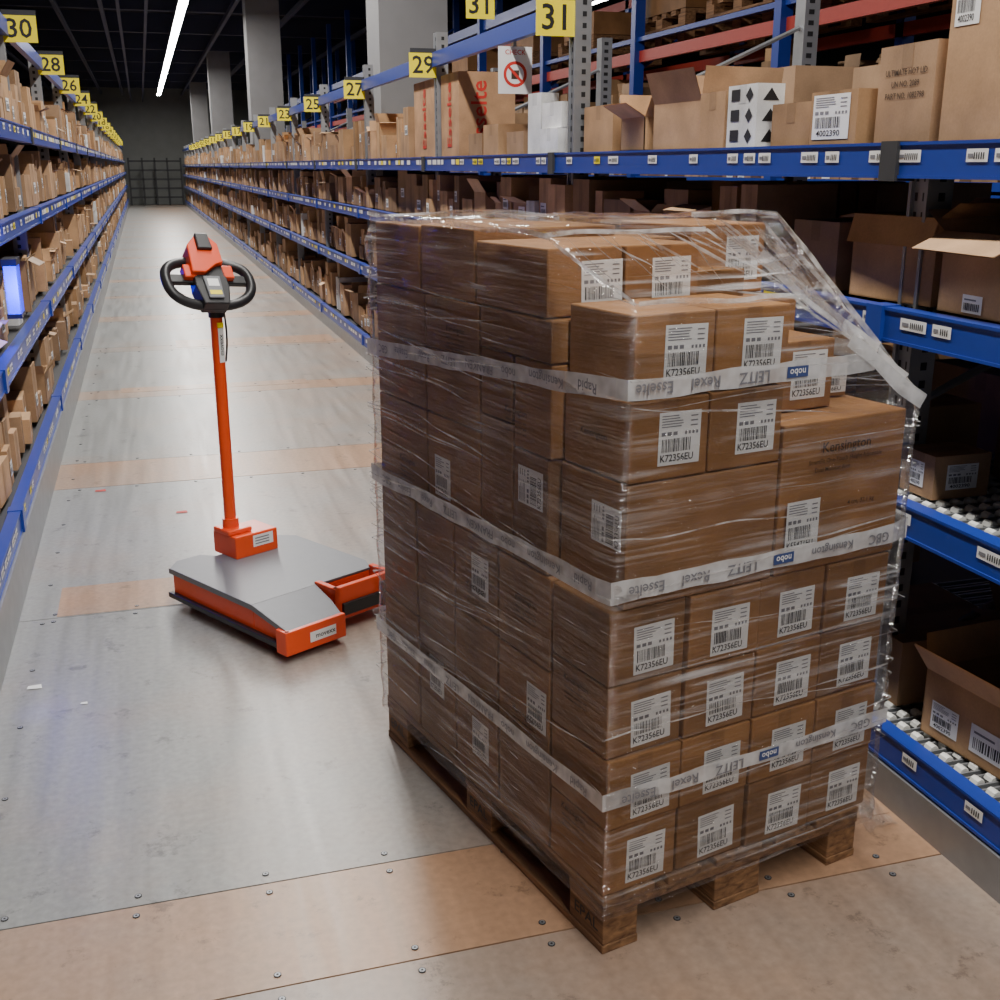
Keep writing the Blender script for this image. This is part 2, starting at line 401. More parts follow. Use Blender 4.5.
stack.matrix_world = PM
put_text(lb, 'Kensington', frame((.64, -.001, 1.13), (1,0,0), (0,0,1)), .034, BP)
put_text(lb, 'SmartFit One-Touch Height Adjustable', frame((.64, -.001, 1.10), (1,0,0), (0,0,1)), .0145, BP)
put_text(lb, 'Dual Monitor Arm', frame((.60, -.001, 1.08), (1,0,0), (0,0,1)), .0145, BP)
put_text(lb, '4 cm, 32.1 kg', frame((.70, -.001, .99), (1,0,0), (0,0,1)), .016, BP)
label(lb, frame((.52, -.001, .955), (1,0,0), (0,0,1)), .10, .12, txt='K55471EU')
for i, (w, z) in enumerate([(.13, .3), (.13, .63), (.36, .45), (.6, .7), (.85, .4), (.4, 1.2), (.7, 1.35), (1.0, .95), (.35, .75)]):
    M = frame((-.0022, w, z), (0,-1,0), (0,0,1))
    put_text(lb, 'Kensington', M, .022, BP)
    for q in range(3): put_text(lb, 'adjustable monitor arm', M @ T(0, -.022-.013*q, 0), .010, BP)
M = frame((S_-.0005, .13, 1.2), (0,-1,0), (0,0,1)); put_text(lb, 'Kensington', M, .022, BP)
lb.build('labels', parent=stack)

# --- film hull
pts = []
for z in (.10, .75):
    for (u, w) in [(0,0),(.83,0),(.83,1.2),(0,1.2)]: pts.append((u, w, z))
pts += [(.03,0,1.467),(.455,0,1.467),(.84,0,1.20),(0,.26,1.585),(0,1.2,1.60),(.41,.26,1.585),(.56,.50,1.61),(.83,.50,1.61),(.83,.84,1.605),(.82,1.2,1.44),(.41,1.2,1.59),(0,.6,1.605)]
OFF = .011
bm = bmesh.new()
for (u, w, z) in pts:
    bm.verts.new((u + (OFF if u > .75 else -OFF if u < .1 else 0), w + (OFF if w > 1.1 else -OFF if w < .05 else 0), z+(OFF if z > 1.2 else 0)))
res = bmesh.ops.convex_hull(bm, input=bm.verts)
dele = [g for g in res['geom_interior'] if isinstance(g, bmesh.types.BMVert)]
if dele: bmesh.ops.delete(bm, geom=dele, context='VERTS')
hull = bm.copy()
bm.faces.ensure_lookup_table()
bot = [f for f in bm.faces if all(abs(v.co.z-.10) < .001 for v in f.verts)]
bmesh.ops.delete(bm, geom=bot, context='FACES')
for it in range(8):
    es = [e for e in bm.edges if e.calc_length() > .03]
    if not es: break
    bmesh.ops.subdivide_edges(bm, edges=es, cuts=1, use_grid_fill=False)
    bmesh.ops.triangulate(bm, faces=[f for f in bm.faces if len(f.verts) > 3])
bm.normal_update()
for v in bm.verts:
    p = v.co
    d = noise.noise(Vector((p.x*3+p.z*3, p.y*3, p.z*18)))*.006 + noise.noise(Vector((p.x*10, p.y*10, p.z*45)))*.003
    top = max(0, min(1, (p.z-1.2)*4))
    v.co = p + v.normal*(d*(1+top*2.2)+.001)
fm = bpy.data.meshes.new('stretch_wrap'); bm.to_mesh(fm); bm.free(); fm.materials.append(FILM)
fm.polygons.foreach_set('use_smooth', [True]*len(fm.polygons))
film = bpy.data.objects.new('stretch_wrap', fm); coll.objects.link(film); film.parent = stack

def section(zc_, tu=0, tw=0):
    P = []
    f = lambda c: c.z-(zc_+tu*c.x+tw*c.y)
    for e in hull.edges:
        a, b = e.verts[0].co, e.verts[1].co
        fa, fb = f(a), f(b)
        if fa*fb < 0: P.append(a.lerp(b, fa/(fa-fb)))
    c = sum(P, Vector())/len(P) if P else Vector()
    P.sort(key=lambda q: math.atan2(q.y-c.y, q.x-c.x))
    return P, c
def band(mb, z, tu, tw, h, off=.008, arc=None, amp=.006, taper=False):
    P, c = section(z, tu, tw)
    if len(P) < 3: return
    Q = []
    n = len(P)
    for i in range(n):
        a, b = P[i], P[(i+1) % n]
        L = (b-a).length
        if L < .002: continue
        k = max(1, int(L/.025))
        for q in range(k): Q.append(a.lerp(b, q/k))
    ring = []
    for i, q in enumerate(Q):
        d = Vector((q.x-c.x, q.y-c.y, 0)); o = Vector((math.copysign(1, d.x)*(1 if abs(abs(d.x)) > .36 else 0), math.copysign(1, d.y)*(1 if abs(d.y) > .55 else 0), 0))
        if o.length < .5: o = d.normalized()
        wz = noise.noise(Vector((q.x*5, q.y*5, z*9)))*amp
        t = i/len(Q)
        hh = h*(1+.22*noise.noise(Vector((q.x*9+3, q.y*9, z))))
        if taper and arc:
            s = (t-arc[0])/(arc[1]-arc[0]); hh *= max(0.02, math.sin(math.pi*max(0, min(1, s))))
        ring.append((q+o*off+Vector((0,0,wz-hh/2)), q+o*(off+.001)+Vector((0,0,wz+hh/2)), t))
    for i in range(len(ring)):
        a = ring[i]; b = ring[(i+1) % len(ring)]
        if arc and not (arc[0] <= a[2] < arc[1]): continue
        mb.poly([a[0], b[0], b[1], a[1]], 0)
tp = MB()
band(tp, .895, .0, -.02, .045); band(tp, .405, 0, -.015, .042); band(tp, 1.318, .0, -.06, .042)
band(tp, .875, .05, 0, .016)
def ribbon(mb, a, b, w, n=14, off=(0,0,.006), sag=.006, taper=False):
    a = Vector(a); b = Vector(b); d = (b-a).normalized(); up = Vector((0,0,1)) if abs(d.z) < .9 else Vector((0,1,0))
    up = (up-d*up.dot(d)).normalized(); pv = None
    for i in range(n+1):
        q = a.lerp(b, i/n)+Vector(off); ww = w*(1+.3*noise.noise(q*11)); wv = up*noise.noise(q*7+Vector((3,0,0)))*sag
        if taper: ww *= max(.05, math.sin(math.pi*i/n))
        c = (q+wv-up*ww/2, q+wv+up*ww/2)
        if pv: mb.poly([pv[0], c[0], c[1], pv[1]], 0)
        pv = c
ribbon(tp, (.60, -.018, 1.372), (.848, -.022, 1.207), .034, off=(0, -.003, .003))
ribbon(tp, (.56, .25, 1.535), (.838, .03, 1.255), .030, off=(0, -.005, .006))
tape = tp.build('packing_tape', parent=stack, mats=[TAPE])
fo = MB()
rs = random.Random(11)
for i in range(170):
    z = rs.uniform(.17, 1.56); t0 = rs.random(); ln = rs.uniform(.05, .25)
    if rs.random() < .4: t0 = rs.uniform(.35, .8)
    band(fo, z, rs.uniform(-.16, .16), rs.uniform(-.12, .12), rs.uniform(.0015, .006), .0125, arc=(t0, min(1, t0+ln)), amp=.01, taper=True)
for (a, b, w) in [((.46,-.012,1.475),(.85,-.014,1.205),.010), ((.842,.50,1.62),(.853,-.01,1.21),.014), ((.03,-.012,1.475),(.46,-.012,1.477),.010),
                  ((-.01,.26,1.595),(-.012,1.2,1.61),.012), ((-.01,.26,1.595),(.02,-.012,1.475),.008), ((.41,.26,1.598),(.85,-.01,1.215),.006),
                  ((.56,.5,1.622),(.842,.5,1.622),.012), ((.41,.26,1.597),(.56,.5,1.622),.010), ((-.01,.27,1.597),(.41,.26,1.597),.010)]:
    ribbon(fo, a, b, w, off=(0, -.002, .004), sag=.012)
TA, TB = Vector((.56,.5,1.622)), Vector((.842,.5,1.622)); LA, LB = Vector((.46,-.012,1.478)), Vector((.853,-.012,1.213))
for i in range(30):
    s1 = rs.random(); s2 = min(1, max(0, s1+rs.uniform(-.35, .35)))
    a = TA.lerp(TB, s1); b = LA.lerp(LB, s2); t0 = rs.uniform(0, .5); t1 = t0+rs.uniform(.25, .5)
    ribbon(fo, a.lerp(b, t0), a.lerp(b, t1), rs.uniform(.003, .014), off=(0, -.002, .008), sag=.014, taper=True)
TA, TB = Vector((0,.26,1.597)), Vector((.41,.26,1.597)); LA, LB = Vector((.03,-.012,1.478)), Vector((.455,-.012,1.478))
for i in range(12):
    s1 = rs.random(); s2 = min(1, max(0, s1+rs.uniform(-.35, .35)))
    a = TA.lerp(TB, s1); b = LA.lerp(LB, s2)
    ribbon(fo, a, a.lerp(b, rs.uniform(.4, 1)), rs.uniform(.002, .007), off=(0, -.002, .006), sag=.012, taper=True)
fo.build('film_folds', parent=stack, mats=[FOLD])
tt = MB()
for (z, tw, fl_) in [(.895, -.02, True), (.405, -.015, True), (1.318, -.06, True)]:
    words = [('Esselte', .07), ('Rexel', .2), ('LEITZ', .33), ('nobo', .45), ('Kensington', .6), ('GBC', .75)]
    for s, u in words:
        if z > 1.3 and u > .5: continue
        if s == 'nobo':
            Q = frame((u, -OFF-.0112, z), (1,0,0), (0,0,1)); tt.poly([(-.03,-.012,0),(.03,-.012,0),(.03,.012,0),(-.03,.012,0)], BU, M=Q)
            put_text(tt, s, Q @ T(0,0,.0005), .022, W_, flip=fl_)
        else: put_text(tt, s, frame((u, -OFF-.0118, z), (1,0,0), (0,0,1)), .034 if s != 'Kensington' else .029, G_, flip=fl_)
    for s, w in [('Rapid', .08), ('Kensington', .24), ('nobo', .4), ('FRANKEN', .54), ('LEITZ', .7), ('Rexel', .84), ('Esselte', .98), ('GBC', 1.1)]:
        put_text(tt, s, frame((-OFF-.0118, w, z+tw*w), (0,-1,0), (0,0,1)), .031, G_, flip=fl_)
tt.build('tape_print', parent=stack)
bm = bmesh.new(); bmesh.ops.create_grid(bm, x_segments=30, y_segments=30, size=.1)
for v in bm.verts:
    p = v.co.copy(); r = p.length
    v.co.z = .006+abs(noise.noise(p*28))*.05*max(0, 1-r*7)
    v.co.x += noise.noise(p*12+Vector((4,0,0)))*.05; v.co.y += noise.noise(p*12+Vector((0,7,0)))*.05
me = bpy.data.meshes.new('film_scrap'); bm.to_mesh(me); bm.free(); me.materials.append(FILM)
o = bpy.data.objects.new('plastic_film_scrap', me); coll.objects.link(o); o.location = (1.79, 2.36, .0); o.scale = (.5, .8, 1)

# ================================================================ RACKS
def rack(name, fx, s, levels, bay0, yend=56.5, y0=-1.5, tagz=2.42, depth=1.3, uph=2.6):
    mb = MB()
    def X(d): return fx+s*d
    def bx(d0, d1, ya, yb, za_, zb_, mat):
        a, b = sorted((X(d0), X(d1))); mb.box(a, b, ya, yb, za_, zb_, mat)
    bx(-.01, .03, y0, yend, 0, levels[0]-.055, ST)
    for li, z in enumerate(levels):
        bx(0, .008, y0, yend, z-.045, z+.036, BL)
        bx(-.004, .045, y0, yend, z+.034, z+.042, BL)
        bx(-.004, .045, y0, yend, z-.048, z-.040, BL)
        bx(.045, depth, y0, yend, z+.0, z+.012, DK)
        bx(depth, depth+.04, y0, yend, z-.045, z+.04, BL)
        yy_ = y0
        while yy_ < yend:
            w = R(.06, .11)
            m = random.choice([W_, W_, W_, W_, YL])
            a = X(-.0025)
            zz0, zz1 = z-.008, z+.022
            mb.poly([(a, yy_, zz0), (a, yy_+w, zz0), (a, yy_+w, zz1), (a, yy_, zz1)], m)
            if 1 < yy_ < 7:
                a2 = X(-.0035); q = yy_+.012
                while q < yy_+w*.6:
                    mb.poly([(a2, q, zz0+.006), (a2, q+.004, zz0+.006), (a2, q+.004, zz1-.008), (a2, q, zz1-.008)], K_); q += .008
                mb.poly([(a2, yy_+w*.66, zz0+.01), (a2, yy_+w*.92, zz0+.01), (a2, yy_+w*.92, zz1-.011), (a2, yy_+w*.66, zz1-.011)], G_)
            yy_ += w+random.choice([R(.01, .04), R(.06, .3)])
    bx(.06, .10, bay0, yend, tagz-.02, tagz+.07, BL)
    y = bay0-2.65*2
    while y < yend:
        full = y > 3.5 or s < 0
        h = uph if full else levels[-1]+.03
        bx(.10, .17, y-.04, y+.04, 0, h, ST)
        bx(.09, .10, y-.04, y-.028, 0, h, ST); bx(.09, .10, y+.028, y+.04, 0, h, ST)
        bx(depth-.02, depth+.06, y-.045, y+.045, 0, 2.6, ST)
        for zz in (.3, 1.1, 1.9):
            mb.cyl((X(.16), y, zz), (X(depth), y, zz+.5), .012, 6, ST)
        if y < 14:
            z = .1
            while z < h-.05:
                for q in (-.016, .016):
                    xx = X(.0985); mb.poly([(xx, y+q-.006, z), (xx, y+q+.006, z), (xx, y+q+.006, z+.022), (xx, y+q-.006, z+.022)], K_)
                ya = y-.0412
                mb.poly([(X(.125), ya, z), (X(.145), ya, z), (X(.145), ya, z+.022), (X(.125), ya, z+.022)], K_)
                ya = y-.0462
                mb.poly([(X(depth), ya, z), (X(depth+.03), ya, z), (X(depth+.03), ya, z+.022), (X(depth), ya, z+.022)], K_)
                z += .05
        for z in levels:
            bx(-.012, .05, y-.035, y+.035, z-.055, z+.045, DK if z == levels[-1] else BL)
        y += 2.65
    return mb.build(name)
RL = [.17, .83, 1.336, 1.757]
LL = [.27, .88, 1.45, 1.92]
rackR = rack('shelving_rack', XR, 1, RL, 5.30, tagz=2.40)
rack('shelving_rack.001', XL, -1, LL, 5.10, tagz=2.50, depth=1.1)

def obox(mb, x0, x1, y0, y1, z0, z1, col, M=None, fl_=.09, ang=(70, 110, 40, 120)):
    t = .004
    mb.box(x0, x1, y0, y1, z0, z0+t, 0, col, M)
    mb.box(x0, x0+t, y0, y1, z0, z1, 0, col, M); mb.box(x1-t, x1, y0, y1, z0, z1, 0, col, M)
    mb.box(x0, x1, y0, y0+t, z0, z1, 0, col, M); mb.box(x0, x1, y1-t, y1, z0, z1, 0, col, M)
    c2 = tuple(c*1.1 for c in col)
    def flap(pa, pb, out, a):
        a = math.radians(a); d = Vector(out)*math.sin(a)*fl_ + Vector((0,0,math.cos(a)))*fl_
        pa = Vector(pa); pb = Vector(pb)
        pts = [pa, pb, pb+d, pa+d]
        n = (pb-pa).cross(d).normalized()*.003
        mb.poly(pts, 0, c2, M); mb.poly([q+n for q in reversed(pts)], 0, c2, M)
    flap((x0,y0,z1), (x0,y1,z1), (-1,0,0), ang[0]); flap((x1,y0,z1), (x1,y1,z1), (1,0,0), ang[1])
    flap((x0,y0,z1), (x1,y0,z1), (0,-1,0), ang[2]); flap((x0,y1,z1), (x1,y1,z1), (0,1,0), ang[3])

def fill(mb, fx, s, lev, nxt, ya, yb, dense=1.0, kk=1.0):
    y = ya
    clear = (nxt-lev-.12) if nxt else .5
    while y < yb:
        far = y > 18
        w = R(.08, .30) if not far else R(.14, .4)
        if random.random() < .10*(2-dense)+(1-dense): y += w*.7; continue
        h = min(clear, random.choice([R(.12, .2), R(.18, .3), R(.25, .38)]))
        d = R(.2, .42); f0 = R(.0, .07)
        xa, xb = sorted((fx+s*(.05+f0), fx+s*(.05+f0+d)))
        z0 = lev+.043
        col = stint(kk*random.choice([R(.6, 1.0), R(.9, 1.35)]))
        r_ = random.random()
        M = Matrix.Translation(((xa+xb)/2, y+w/2, z0)) @ Matrix.Rotation(R(-.07, .07), 4, 'Z')
        hw = (xb-xa)/2
        if r_ < .06: col = (.75, .75, .73)
        if r_ > .72 and not far:
            obox(mb, -hw, hw, -w/2, w/2, 0, h*.85, col, M, fl_=min(w, .2)*.45, ang=[R(-10, 120) for _ in range(4)])
        else:
            mb.box(-hw, hw, -w/2+.004, w/2-.004, 0, h, 0, col, M)
            if random.random() < .35 and h < clear-.14:
                h2 = R(.06, min(.2, clear-h)); mb.box(-hw*.9, hw*.8, -w/2*.85, w/2*.8, h+.001, h+h2, 0, stint(kk*R(.7, 1.3)), M)
            if not far:
                mb.poly([(-s*(hw+.0015), -.02, h*.02), (-s*(hw+.0015), .02, h*.02), (-s*(hw+.0015), .02, h), (-s*(hw+.0015), -.02, h)], 0, tuple(c*.82 for c in col), M)
        if random.random() < (.5 if not far else .35):
            lw, lh = min(w*.55, .10), min(h*.5, .07)
            F = M @ frame((-s*(hw+.003), R(-.02, .02), h*R(.35, .6)), (0, -s, 0), (0, 0, 1))
            if far: mb.poly([(-lw/2,-lh/2,0),(lw/2,-lh/2,0),(lw/2,lh/2,0),(-lw/2,lh/2,0)], W_, M=F)
            else: label(mb, F, lw, lh, full=False)
        if random.random() < .3 and not far:
            F = M @ frame((R(-.05, .03), -w/2-.001, h*.5), (1,0,0), (0,0,1)); label(mb, F, .08, min(.07, h*.5), full=False)
        if random.random() < .8:
            h3 = min(clear, R(.12, .38)); x2a, x2b = sorted((fx+s*(.62), fx+s*(.62+R(.25, .5))))
            mb.box(x2a, x2b, y, y+w*.95, z0, z0+h3, 0, stint(kk*R(.6, 1.0)))
        y += w+R(.004, .05)

rc = MB()
for i, z in enumerate(RL[:3]):
    fill(rc, XR, 1, z, RL[i+1], 3.45, 56, dense=.95)
fill(rc, XR, 1, RL[3], 2.25, 8.8, 56)
def rb(x0, x1, y0, y1, z, h, k=1.0, rot=0, col=None, op=False, ang=None, fl_=.1):
    M = Matrix.Translation(((x0+x1)/2, (y0+y1)/2, z)) @ Matrix.Rotation(math.radians(rot), 4, 'Z')
    a, b = (x1-x0)/2, (y1-y0)/2
    col = col or stint(k*.88)
    if op: obox(rc, -a, a, -b, b, 0, h, col, M, fl_=fl_, ang=ang or (100, 60, 120, 100))
    else:
        rc.box(-a, a, -b, b, 0, h, 0, col, M)
        tcol = tuple(c*.82 for c in col)
        rc.poly([(-a-.0006, .025, h-.06), (-a-.0006, -.025, h-.06), (-a-.0006, -.025, h), (-a-.0006, .025, h)], 0, tcol, M)
        rc.poly([(-a, -.025, h+.0006), (a, -.025, h+.0006), (a, .025, h+.0006), (-a, .025, h+.0006)], 0, tcol, M)
    return M, a, b
def lab_l(M, a, y, z, w, h, full=True):
    F = M @ frame((-a-.0015, y, z), (0,-1,0), (0,0,1)); label(rc, F, w, h, full=full, txt='4002390')
def lab_f(M, b, x, z, w, h, full=True):
    F = M @ frame((x, -b-.0015, z), (1,0,0), (0,0,1)); label(rc, F, w, h, full=full, txt='4002390')
zt = RL[3]+.043
M, a, b = rb(1.96, 2.36, 2.25, 2.575, zt, .62, 1.05); lab_l(M, a, .10, .33, .09, .12)
M, a, b = rb(1.97, 2.30, 2.61, 2.87, zt, .25, .9, rot=-3)
for q in range(3): put_text(rc, ['PART NO. 1082798', 'UN NO. 2089', 'ULTIMATE HOT LID'][q], M @ frame((-a-.0015, 0, .12+q*.03), (0,-1,0), (0,0,1)), .022, BP)
M, a, b = rb(1.95, 2.12, 2.93, 3.17, zt, .15, .85); lab_l(M, a, 0.01, .078, .19, .125)
M, a, b = rb(1.98, 2.15, 3.22, 3.45, zt, .13, .85)
M, a, b = rb(1.95, 2.05, 3.50, 3.70, zt, .20, col=(.75,.75,.73))
for q in range(3):
    F = M @ frame((-a-.0015, -.05, .035+q*.065), (0,-1,0), (0,0,1)); rc.poly([(-.025,0,0),(0,-.022,0),(.025,0,0),(0,.026,0)], K_, M=F)
    F = M @ frame((0, -b-.0015, .035+q*.065), (1,0,0), (0,0,1)); rc.poly([(-.03,-.018,0),(.03,-.018,0),(0,.022,0)], K_, M=F)
    F = M @ frame((-a-.0015, .045, .035+q*.065), (0,-1,0), (0,0,1)); rc.poly([(-.03,-.015,0),(.03,-.015,0),(.03,.022,0),(-.03,.022,0)], K_, M=F)
rb(1.96, 2.12, 3.74, 3.93, zt, .19, 1.05)
rb(1.97, 2.3, 3.98, 4.34, zt, .17, 1.2, op=True, ang=(20, 0, 10, 15), fl_=.12, rot=4)
rb(1.96, 2.25, 4.42, 4.66, zt, .13, 1.25, op=True, ang=(60, 60, 40, 15))
M, a, b = rb(2.0, 2.32, 4.85, 5.2, zt, .2, 1.05)
rb(2.5, 3.0, 3.3, 3.8, zt, .28, .95); rb(2.5, 2.95, 4.2, 4.6, zt, .32, .9); rb(2.55, 3.0, 5.0, 5.5, zt, .34, .8); rb(2.6, 3.0, 2.7, 3.1, zt, .3, .8)
rb(1.96, 2.10, 5.45, 5.72, zt, .12, col=(.78,.78,.77)); rb(1.97, 2.10, 5.45, 5.70, zt+.121, .12, col=(.8,.8,.79), rot=3)
rb(1.98, 2.08, 5.80, 5.95, zt, .30, col=(.78,.78,.77), rot=8)
rb(1.98, 2.2, 6.05, 6.35, zt, .12, .95); rb(1.96, 2.18, 6.45, 6.75, zt, .17, 1.1); rb(1.98, 2.16, 6.85, 7.15, zt, .13, .8)
for (y0, y1) in [(7.42, 7.88), (8.04, 8.70)]:
    M, a, b = rb(1.99, 2.37, y0, y1, zt, .52, 1.0, col=(.50, .29, .155))
    put_text(rc, 'Esselte', M @ frame((-.05, -b-.0025, .26), (0,0,1), (-1,0,0)), .15, RD)
    put_text(rc, 'Esselte', M @ frame((-a-.0025, .0, .26), (0,0,1), (0,1,0)), .15, RD)
z2 = RL[2]+.043
M, a, b = rb(1.95, 2.30, 2.17, 2.50, z2, .20, 1.05, op=True, ang=(115, 80, 100, 60), rot=-4, fl_=.1); lab_l(M, a, 0.02, .03, .08, .045, full=False)
rb(1.97, 2.33, 2.57, 2.92, z2, .23, 1.35, op=True, ang=(165, 60, 60, 100), rot=3, fl_=.08)
rb(2.5, 2.95, 2.0, 2.6, z2, .25, .6); rb(1.97, 2.3, 3.0, 3.25, z2, .2, .9)
z1 = RL[1]+.043
M, a, b = rb(1.97, 2.15, 2.46, 2.60, z1, .12, .9); lab_l(M, a, 0, .06, .06, .07); lab_f(M, b, 0, .06, .1, .07)
rb(2.3, 2.7, 2.2, 2.62, z1, .24, .7); rb(2.5, 2.9, 2.7, 3.2, z1, .24, .8); rb(1.97, 2.3, 2.7, 2.95, z1, .2, .9); rb(2.75, 3.1, 1.7, 2.3, z1, .24, .6)
z0_ = RL[0]+.043
M, a, b = rb(1.99, 2.32, 2.08, 2.42, z0_, .19, 1.15, op=True, ang=(35, 50, 60, 10), rot=5, fl_=.10); lab_l(M, a, .085, .07, .10, .08); lab_l(M, a, -.07, .07, .12, .08, full=False)
rb(2.36, 2.8, 2.15, 2.6, z0_, .24, .9, op=True, ang=(80, 10, 20, 30)); rb(2.0, 2.4, 2.55, 2.95, z0_, .2, .8)
rc.build('shelved_cartons')

lc = MB()
for i, z in enumerate(LL):
    fill(lc, XL, -1, z, LL[i+1] if i < 3 else 2.45, 2.0, 56, dense=1.0)
lc.build('shelved_cartons.001')

rt = MB()
for z in RL[:2]:
    y = 1.5
    while y < 3.4:
        rt.box(XR+.05, XR+1.25, y-.003, y+.003, z+.0125, z+.034, ST)
        rt.box(XR+.05, XR+1.25, y+.037, y+.043, z+.0125, z+.034, ST)
        x = XR+.075
        while x < XR+.9:
            rt.cyl((x, y+.006, z+.029), (x, y+.034, z+.029), .0140, 8, RO); x += .045
        y += .062
rt.build('roller_tracks', parent=rackR)

nb = MB()
NX = 4.6
for z in (.3, 1.0, 1.6, 2.15): 
    nb.box(NX, NX+.05, 2, 40, z-.05, z+.05, BL); nb.box(NX, NX+1.1, 2, 40, z-.02, z, DK)
nb.box(NX, NX+.05, 2, 40, 2.68, 2.78, OR); nb.box(NX+1, NX+1.05, 2, 40, 2.68, 2.78, OR); nb.box(NX, NX+.05, 2, 40, 3.5, 3.62, BL); nb.box(NX+1, NX+1.05, 2, 40, 3.5, 3.6, OR)
nb.box(NX-.02, NX+.05, 2, 40, 2.86, 2.9, BL)
y = 2.65
while y < 40:
    nb.box(NX-.05, NX+.05, y-.05, y+.05, 0, 5, BL); nb.box(NX+1, NX+1.1, y-.05, y+.05, 0, 5, BL)
    for zz in (2.6, 3.4): nb.cyl((NX, y, zz), (NX+1, y, zz+.7), .02, 6, BL)
    y += 2.65
nb.build('shelving_rack.002')
nc = MB()
for i, z in enumerate((.3, 1.0, 1.6, 2.15)):
    fill(nc, NX, 1, z-.04, (1.0, 1.6, 2.15, 2.75)[i], 3, 30, dense=.9, kk=.7)
for y in [4.2, 5.6, 7.0, 8.3, 9.8, 12, 14, 17, 20]:
    nc.box(NX+.1, NX+.9, y, y+.9, 3.08, 3.08+R(.2, .4), 0, ctint(R(.6, 1)))
nc.build('shelved_cartons.002')
ps = MB()
for y in [4.2, 5.6, 7.0, 8.3, 9.8, 12, 14, 17, 20]:
    for q in range(2):
        zb_ = 2.79+q*.145
        for x0 in (0, .35, .7): ps.box(NX+.1+x0, NX+.2+x0, y, y+1.1, zb_, zb_+.02, WD)
        for x0 in (0, .35, .7):
            for w0 in (0, .48, .96): ps.box(NX+.1+x0, NX+.2+x0, y+w0, y+w0+.14, zb_+.02, zb_+.1, WD)
        for w0 in range(6): ps.box(NX+.1, NX+.9, y+w0*.2, y+w0*.2+.1, zb_+.1, zb_+.14, WD)
ps.build('stacked_pallets')

# ================================================================ SIGNS
def sign(name, x, y, z, w, h, s):
    mb = MB(); mb.box(x-w/2, x+w/2, y, y+.004, z-h/2, z+h/2, YL)
    put_text(mb, s, frame((x, y-.0008, z-.002), (1,0,0), (0,0,1)), h*1.0, K_)
    mb.box(x-w/2+.01, x+w/2, y+.004, y+.01, z+h/2-.012, z+h/2+.03, DK)
    return mb.build(name)
y = 5.27; n = 31
while y < 55 and n > 0:
    sign('aisle_number_sign', XR, y, 2.39, .195, .155, '%02d' % n); y += 2.65; n -= 2
sign('aisle_number_sign', 2.06, 7.15, 2.68, .18, .16, '31')
y = 7.74; n = 30
while y < 55 and n > 0:
    sign('aisle_number_sign', XL, y, 2.52, .2, .15, '%02d' % n); y += 2.6; n -= 2
pm = MB(); x, y, z = 1.98, 6.2, 2.235
pm.box(x-.095, x+.095, y, y+.004, z-.12, z+.12, W_)
for i in range(32):
    a0, a1 = 2*math.pi*i/32, 2*math.pi*(i+1)/32
    pm.poly([(x+math.cos(a0)*.066, y-.001, z-.02+math.sin(a0)*.066), (x+math.cos(a1)*.066, y-.001, z-.02+math.sin(a1)*.066), (x+math.cos(a1)*.050, y-.001, z-.02+math.sin(a1)*.050), (x+math.cos(a0)*.050, y-.001, z-.02+math.sin(a0)*.050)], RD)
pm.box(-.055, .055, -.0018, -.0010, -.007, .007, RD, M=T(x, y, z-.02) @ Matrix.Rotation(math.radians(45), 4, 'Y'))
put_text(pm, 'CHECK', frame((x, y-.001, z+.09), (1,0,0), (0,0,1)), .035, RD)
pm.box(x-.022, x+.022, y-.0010, y-.0004, z-.045, z+.0, BP)
pm.box(x-.008, x+.008, y+.004, y+.012, z+.05, z+.24, ST)
pm.build('prohibition_sign')

# ================================================================ TUG
tug = bpy.data.objects.new('electric_pallet_tug', None); coll.objects.link(tug)
tug.matrix_world = Matrix.Translation((.37, 3.85, 0)) @ Matrix.Rotation(math.radians(29.3), 4, 'Z')
front = [(0,0),(.25,0),(.28,.10),(.30,.22),(0,.22)]
rear = [(0,.22),(.58,.22),(.62,.30),(.62,.78),(.55,.86),(.46,.86),(.42,.80),(.22,.80),(.18,.86),(.07,.86),(0,.80)]
def zt_(x, y): return .120+min(1, max(0, y/.22))*.045
def zb2(x, y): return zt_(x, y)-.010
def zc2(x, y): return zt_(x, y)-.011
b2 = MB()
for P in (front, rear):
    ins = [(x*.97+.008, y*.975+(.008 if y != .22 else .0055)) for x, y in P]
    b2.prism(ins, .030, .1, TO, ztop=zc2)
b2.build('chassis', parent=tug, bevel=.004)
b1 = MB()
b1.prism(front, .085, .16, TG, ztop=zt_, zbot=zb2); b1.prism(rear, .085, .16, TG, ztop=zt_, zbot=zb2)
b1.poly([(-.003,.0,.122),(-.003,.22,.166),(-.003,.22,.145),(-.003,.0,.105)], TG); b1.poly([(-.003,.22,.166),(-.003,.80,.166),(-.003,.80,.145),(-.003,.22,.145)], TG)
b1.build('cover_plate', parent=tug, bevel=.002)
b3 = MB()
b3.box(-.014, .008, .03, .80, .045, .066, RB)
b3.box(-.014, .258, -.014, .006, .03, .122, TO)
b3.box(-.016, .008, -.012, .05, .03, .122, TO)
b3.box(.30, .60, .10, .125, .04, .175, TO); b3.box(.30, .325, .10, .23, .04, .175, TO)
b3.box(.575, .60, .06, .23, .04, .175, TO); b3.box(.52, .575, .075, .10, .05, .15, RB)
b3.box(.60, .63, .10, .24, .05, .14, RB)
b3.box(.33, .52, .085, .10, .06, .11, RB)
b3.box(.33, .57, .125, .20, .10, .112, RB)
b3.build('coupling_bracket', parent=tug, bevel=.003)
b3b = MB(); F = frame((.15, -.0155, .075), (1,0,0), (0,0,1))
b3b.poly([(-.06,-.02,0),(.06,-.02,0),(.06,.02,0),(-.06,.02,0)], W_, M=F); put_text(b3b, 'movexx', F @ T(.01,0,.0006), .028, K_)
